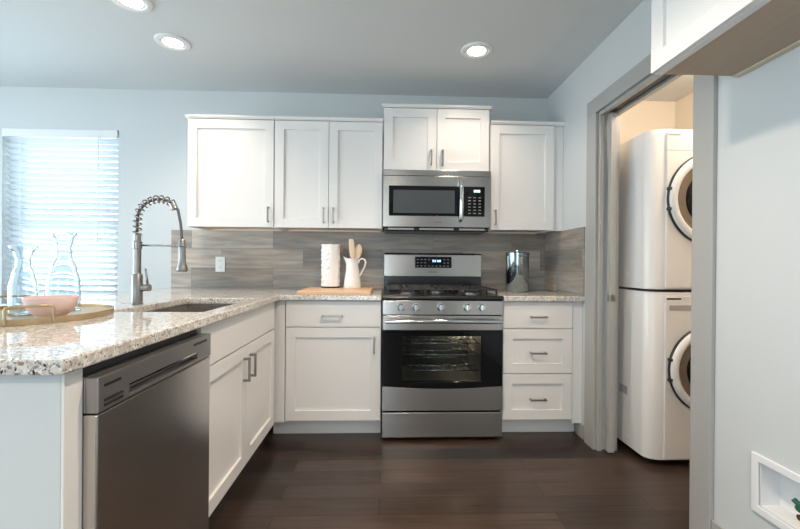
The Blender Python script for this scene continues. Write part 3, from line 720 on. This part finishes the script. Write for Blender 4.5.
# paper towel roll on its stand
px_, py_ = -.372, -.27
t = thing('paper_towel_holder', 'dark paper towel stand under the white roll', 'paper towel holder', (px_, py_, BZ))
obj('base', lathe(nb(), [(.066, 0), (.066, .007), (.060, .010), (.001, .010)], n=32), DARK, t, smooth='auto')
obj('rod', lathe(nb(), [(.006, .010), (.006, .318), (.001, .320)], n=14), NICKEL, t, smooth='auto')
prof = [(.021, .0106), (.064, .0106)]
bm = nb(); rings = []; n = 72
def rr(a, h): return .0645+.0042*math.sin(7*a+2*PI*math.floor(h/.052)*.5)*math.cos(2*PI*h/.052)+.0012*math.cos(2*PI*h/.052)
zsn = [.0106+.296*k/60 for k in range(61)]
for h in zsn: rings.append([bm.verts.new((rr(2*PI*k/n, h)*math.cos(2*PI*k/n), rr(2*PI*k/n, h)*math.sin(2*PI*k/n), h)) for k in range(n)])
inner = [[bm.verts.new((.019*math.cos(2*PI*k/n), .019*math.sin(2*PI*k/n), h)) for k in range(n)] for h in (zsn[0], zsn[-1])]
for A, B in list(zip(rings, rings[1:]))+[(rings[-1], inner[1]), (inner[1], inner[0]), (inner[0], rings[0])]:
    for k in range(n): bm.faces.new([A[k], A[(k+1) % n], B[(k+1) % n], B[k]])
t = thing('paper_towel_roll', 'white embossed paper towel roll standing on the cutting board', 'paper towel', (px_, py_, BZ))
obj('roll', bm, PAPER, t, smooth=True)
pl = [(.0690*math.cos(a), .0690*math.sin(a)) for a in [-1.6+.09*k for k in range(11)]]
pl2 = pl+[(a*1.012, b*1.012) for a, b in reversed(pl)]
obj('loose_sheet', extrude_poly(nb(), pl2, lambda a, b: (a, b, .012), lambda a, b: (a, b, .305)), PAPER, t)
# pitcher
qx, qy = -.215, -.30
t = thing('pitcher', 'white ceramic pitcher holding utensils on the cutting board', 'pitcher', (qx, qy, BZ))
def pit(k, n, r, h):
    a = 2*PI*k/n; x, y = r*math.cos(a), r*math.sin(a)
    if h > .15:
        f = (h-.15)/.058; s = max(0, math.cos(a-PI))**6; x -= .022*f*s; lift = .016*f*s
    else: lift = 0
    return (x, y, h+lift)
bm = nb(); n = 48
prof = [(.060, 0), (.062, .004), (.059, .03), (.053, .08), (.045, .13), (.0395, .165), (.040, .185), (.046, .208), (.0435, .207), (.037, .185), (.0365, .165), (.042, .13), (.050, .08), (.056, .03), (.056, .008)]
rings = [[bm.verts.new(pit(k, n, r, h)) for k in range(n)] for r, h in prof]
for A, B in zip(rings, rings[1:]):
    for k in range(n): bm.faces.new([A[k], A[(k+1) % n], B[(k+1) % n], B[k]])
bm.faces.new(rings[0]); bm.faces.new(rings[-1])
obj('body', bm, CERAM, t, smooth='auto')
hp = [(.040, 0, .175), (.050, 0, .198), (.066, 0, .208), (.084, 0, .202), (.093, 0, .183), (.088, 0, .155), (.074, 0, .125), (.058, 0, .098), (.050, 0, .085)]
hp, _ = resample(hp, 30)
obj('handle', tube(nb(), hp, .0062, 12), CERAM, t, smooth=True)
# utensils standing in the pitcher
def blade(path, widths, th, name, label, m, cat='utensil'):
    """flat-sectioned utensil along a path: widths in x, thickness in y"""
    bm = nb(); rings = []; P, _ = resample(path, len(widths))
    for p, w in zip(P, widths):
        rings.append([bm.verts.new((p.x+w*math.cos(2*PI*k/14), p.y+min(th, w)*math.sin(2*PI*k/14), p.z)) for k in range(14)])
    for A, B in zip(rings, rings[1:]):
        for k in range(14): bm.faces.new([A[k], A[(k+1) % 14], B[(k+1) % 14], B[k]])
    bm.faces.new(rings[0]); bm.faces.new(rings[-1])
    o = obj(name, bm, m, smooth='auto'); tag(o, label, cat, 'utensils in the pitcher'); return o
B0 = Vector((qx, qy, BZ+.0095))
V3 = lambda x, y, zz: B0+Vector((x, y, zz))
blade([V3(.018, -.004, .002), V3(-.010, -.008, .335)], [.006]*14+[.010, .015, .0175, .019, .0195, .0195, .0195, .019, .0185, .0175, .015], .0035, 'wooden_spatula', 'pale flat wooden spatula standing tallest in the white pitcher', WOODL)
blade([V3(-.022, .012, .002), V3(.046, .006, .300)], [.0055]*14+[.008, .016, .024, .0285, .031, .032, .0315, .029, .024, .016, .006], .0055, 'wooden_spoon', 'round wooden spoon leaning right in the white pitcher', WOODL)
blade([V3(.010, .022, .002), V3(-.062, .016, .27)], [.005]*13+[.007, .010, .014, .017, .018, .018, .017, .015, .012, .007], .004, 'slotted_spoon', 'dark utensil leaning left in the white pitcher', WOODD)
blade([V3(.022, .028, .002), V3(-.082, .030, .285)], [.005]*14+[.008, .012, .015, .016, .016, .015, .012, .008], .004, 'wooden_turner', 'brown wooden utensil behind the dark one, leaning left toward the paper towels', mat('brown wood', (.34, .20, .12), .5, nscale=20))

# steel canister right of the range
t = thing('canister', 'polished steel canister with lid on the counter right of the range', 'canister', (.985, -.23, ZT+.0005))
obj('body', lathe(nb(), [(.080, 0), (.083, .004), (.083, .262), (.085, .264), (.085, .272), (.001, .272)], n=48), CANST, t, smooth='auto')
ld = obj('lid', lathe(nb(), [(.0865, .2725), (.0865, .284), (.080, .289), (.001, .290)], n=48), CANST, t, smooth='auto')
obj('lid_knob', lathe(nb(), [(.006, .2905), (.006, .296), (.013, .299), (.013, .304), (.001, .307)], n=20), CHROME, ld, smooth='auto')
obj('side_latch', bx(-.012, .012, -.0875, -.0825, .20, .255), CHROME, t, bev=.002)

# round tray with carafes and bowl
tx, ty, tr = -1.272, -1.70, .270
t = thing('serving_tray', 'round brass-rimmed tray with bar handles on the peninsula', 'tray', (tx, ty, ZT+.0006))
obj('base', lathe(nb(), [(tr-.003, 0), (tr-.003, .008), (.001, .008)], n=80), TRAYW, t, smooth='auto')
obj('rim', lathe(nb(), [(tr-.0025, 0), (tr, 0), (tr+.001, .020), (tr-.005, .020), (tr-.0045, .0085), (tr-.0025, .0085)], n=80), GOLD, t, smooth='auto')
for a1, a2 in ((math.radians(-57), math.radians(-33)), (math.radians(123), math.radians(147))):
    p1 = Vector((math.cos(a1), math.sin(a1), 0))*(tr+.003); p2 = Vector((math.cos(a2), math.sin(a2), 0))*(tr+.003)
    upv = Vector((0, 0, .057)); q1 = p1+Vector((0, 0, .004)); q2 = p2+Vector((0, 0, .004))
    pts = [q1, p1+upv*.88, p1+upv*.98+(p2-p1)*.02, p1+upv+(p2-p1)*.08, p2+upv+(p1-p2)*.08, p2+upv*.98+(p1-p2)*.02, p2+upv*.88, q2]
    obj('tray_handle', tube(nb(), pts, .0042, 10), GOLD, t, smooth='auto')
TZ = ZT+.0092
def carafe(x, y, label, prof):
    t = thing('glass_carafe', label, 'carafe', (x, y, TZ), 0, 'glass carafes on the tray')
    prof = [(r*.79, h) for r, h in prof]; th = .0042; zs_ = [p[1] for p in prof]
    # smooth the outline
    fine = []
    for i in range(len(prof)-1):
        for k in range(6):
            f = k/6; s = f*f*(3-2*f)
            fine.append((prof[i][0]+(prof[i+1][0]-prof[i][0])*s, prof[i][1]+(prof[i+1][1]-prof[i][1])*f))
    fine.append(prof[-1])
    out = [(.001, 0), (fine[0][0]-.004, 0)]+[(r, h+.002) for r, h in fine]
    inn = [(r-th, max(h+.002, .010)) for r, h in reversed(fine)]
    obj('vessel', lathe(nb(), out+inn+[(.001, .009)], n=48), CLEAR, t, smooth='auto')
carafe(-1.220, -1.58, 'tall clear glass carafe with flared neck behind the pink bowl', [(.068, 0), (.069, .07), (.067, .115), (.054, .160), (.036, .205), (.0325, .240), (.040, .270), (.0535, .296)])
carafe(-1.262, -1.705, 'shorter clear glass carafe at the left of the tray', [(.052, 0), (.052, .06), (.051, .10), (.041, .140), (.029, .172), (.0275, .192), (.036, .218), (.053, .240)])
t = thing('bowl', 'pink ceramic bowl on the round tray', 'bowl', (-1.117, -1.765, TZ))
obj('body', lathe(nb(), [(r*.79, h) for r, h in [(.050, .004), (.054, .006), (.070, .016), (.084, .033), (.0925, .055), (.0955, .068), (.0940, .0695), (.0915, .068), (.0885, .055), (.080, .036), (.066, .020), (.048, .011), (.001, .010)]], n=56), PINK, t, smooth='auto')
obj('foot_ring', lathe(nb(), [(.0395, 0), (.042, 0), (.042, .0055), (.0395, .0055)], n=40), PINK, t, smooth='auto')
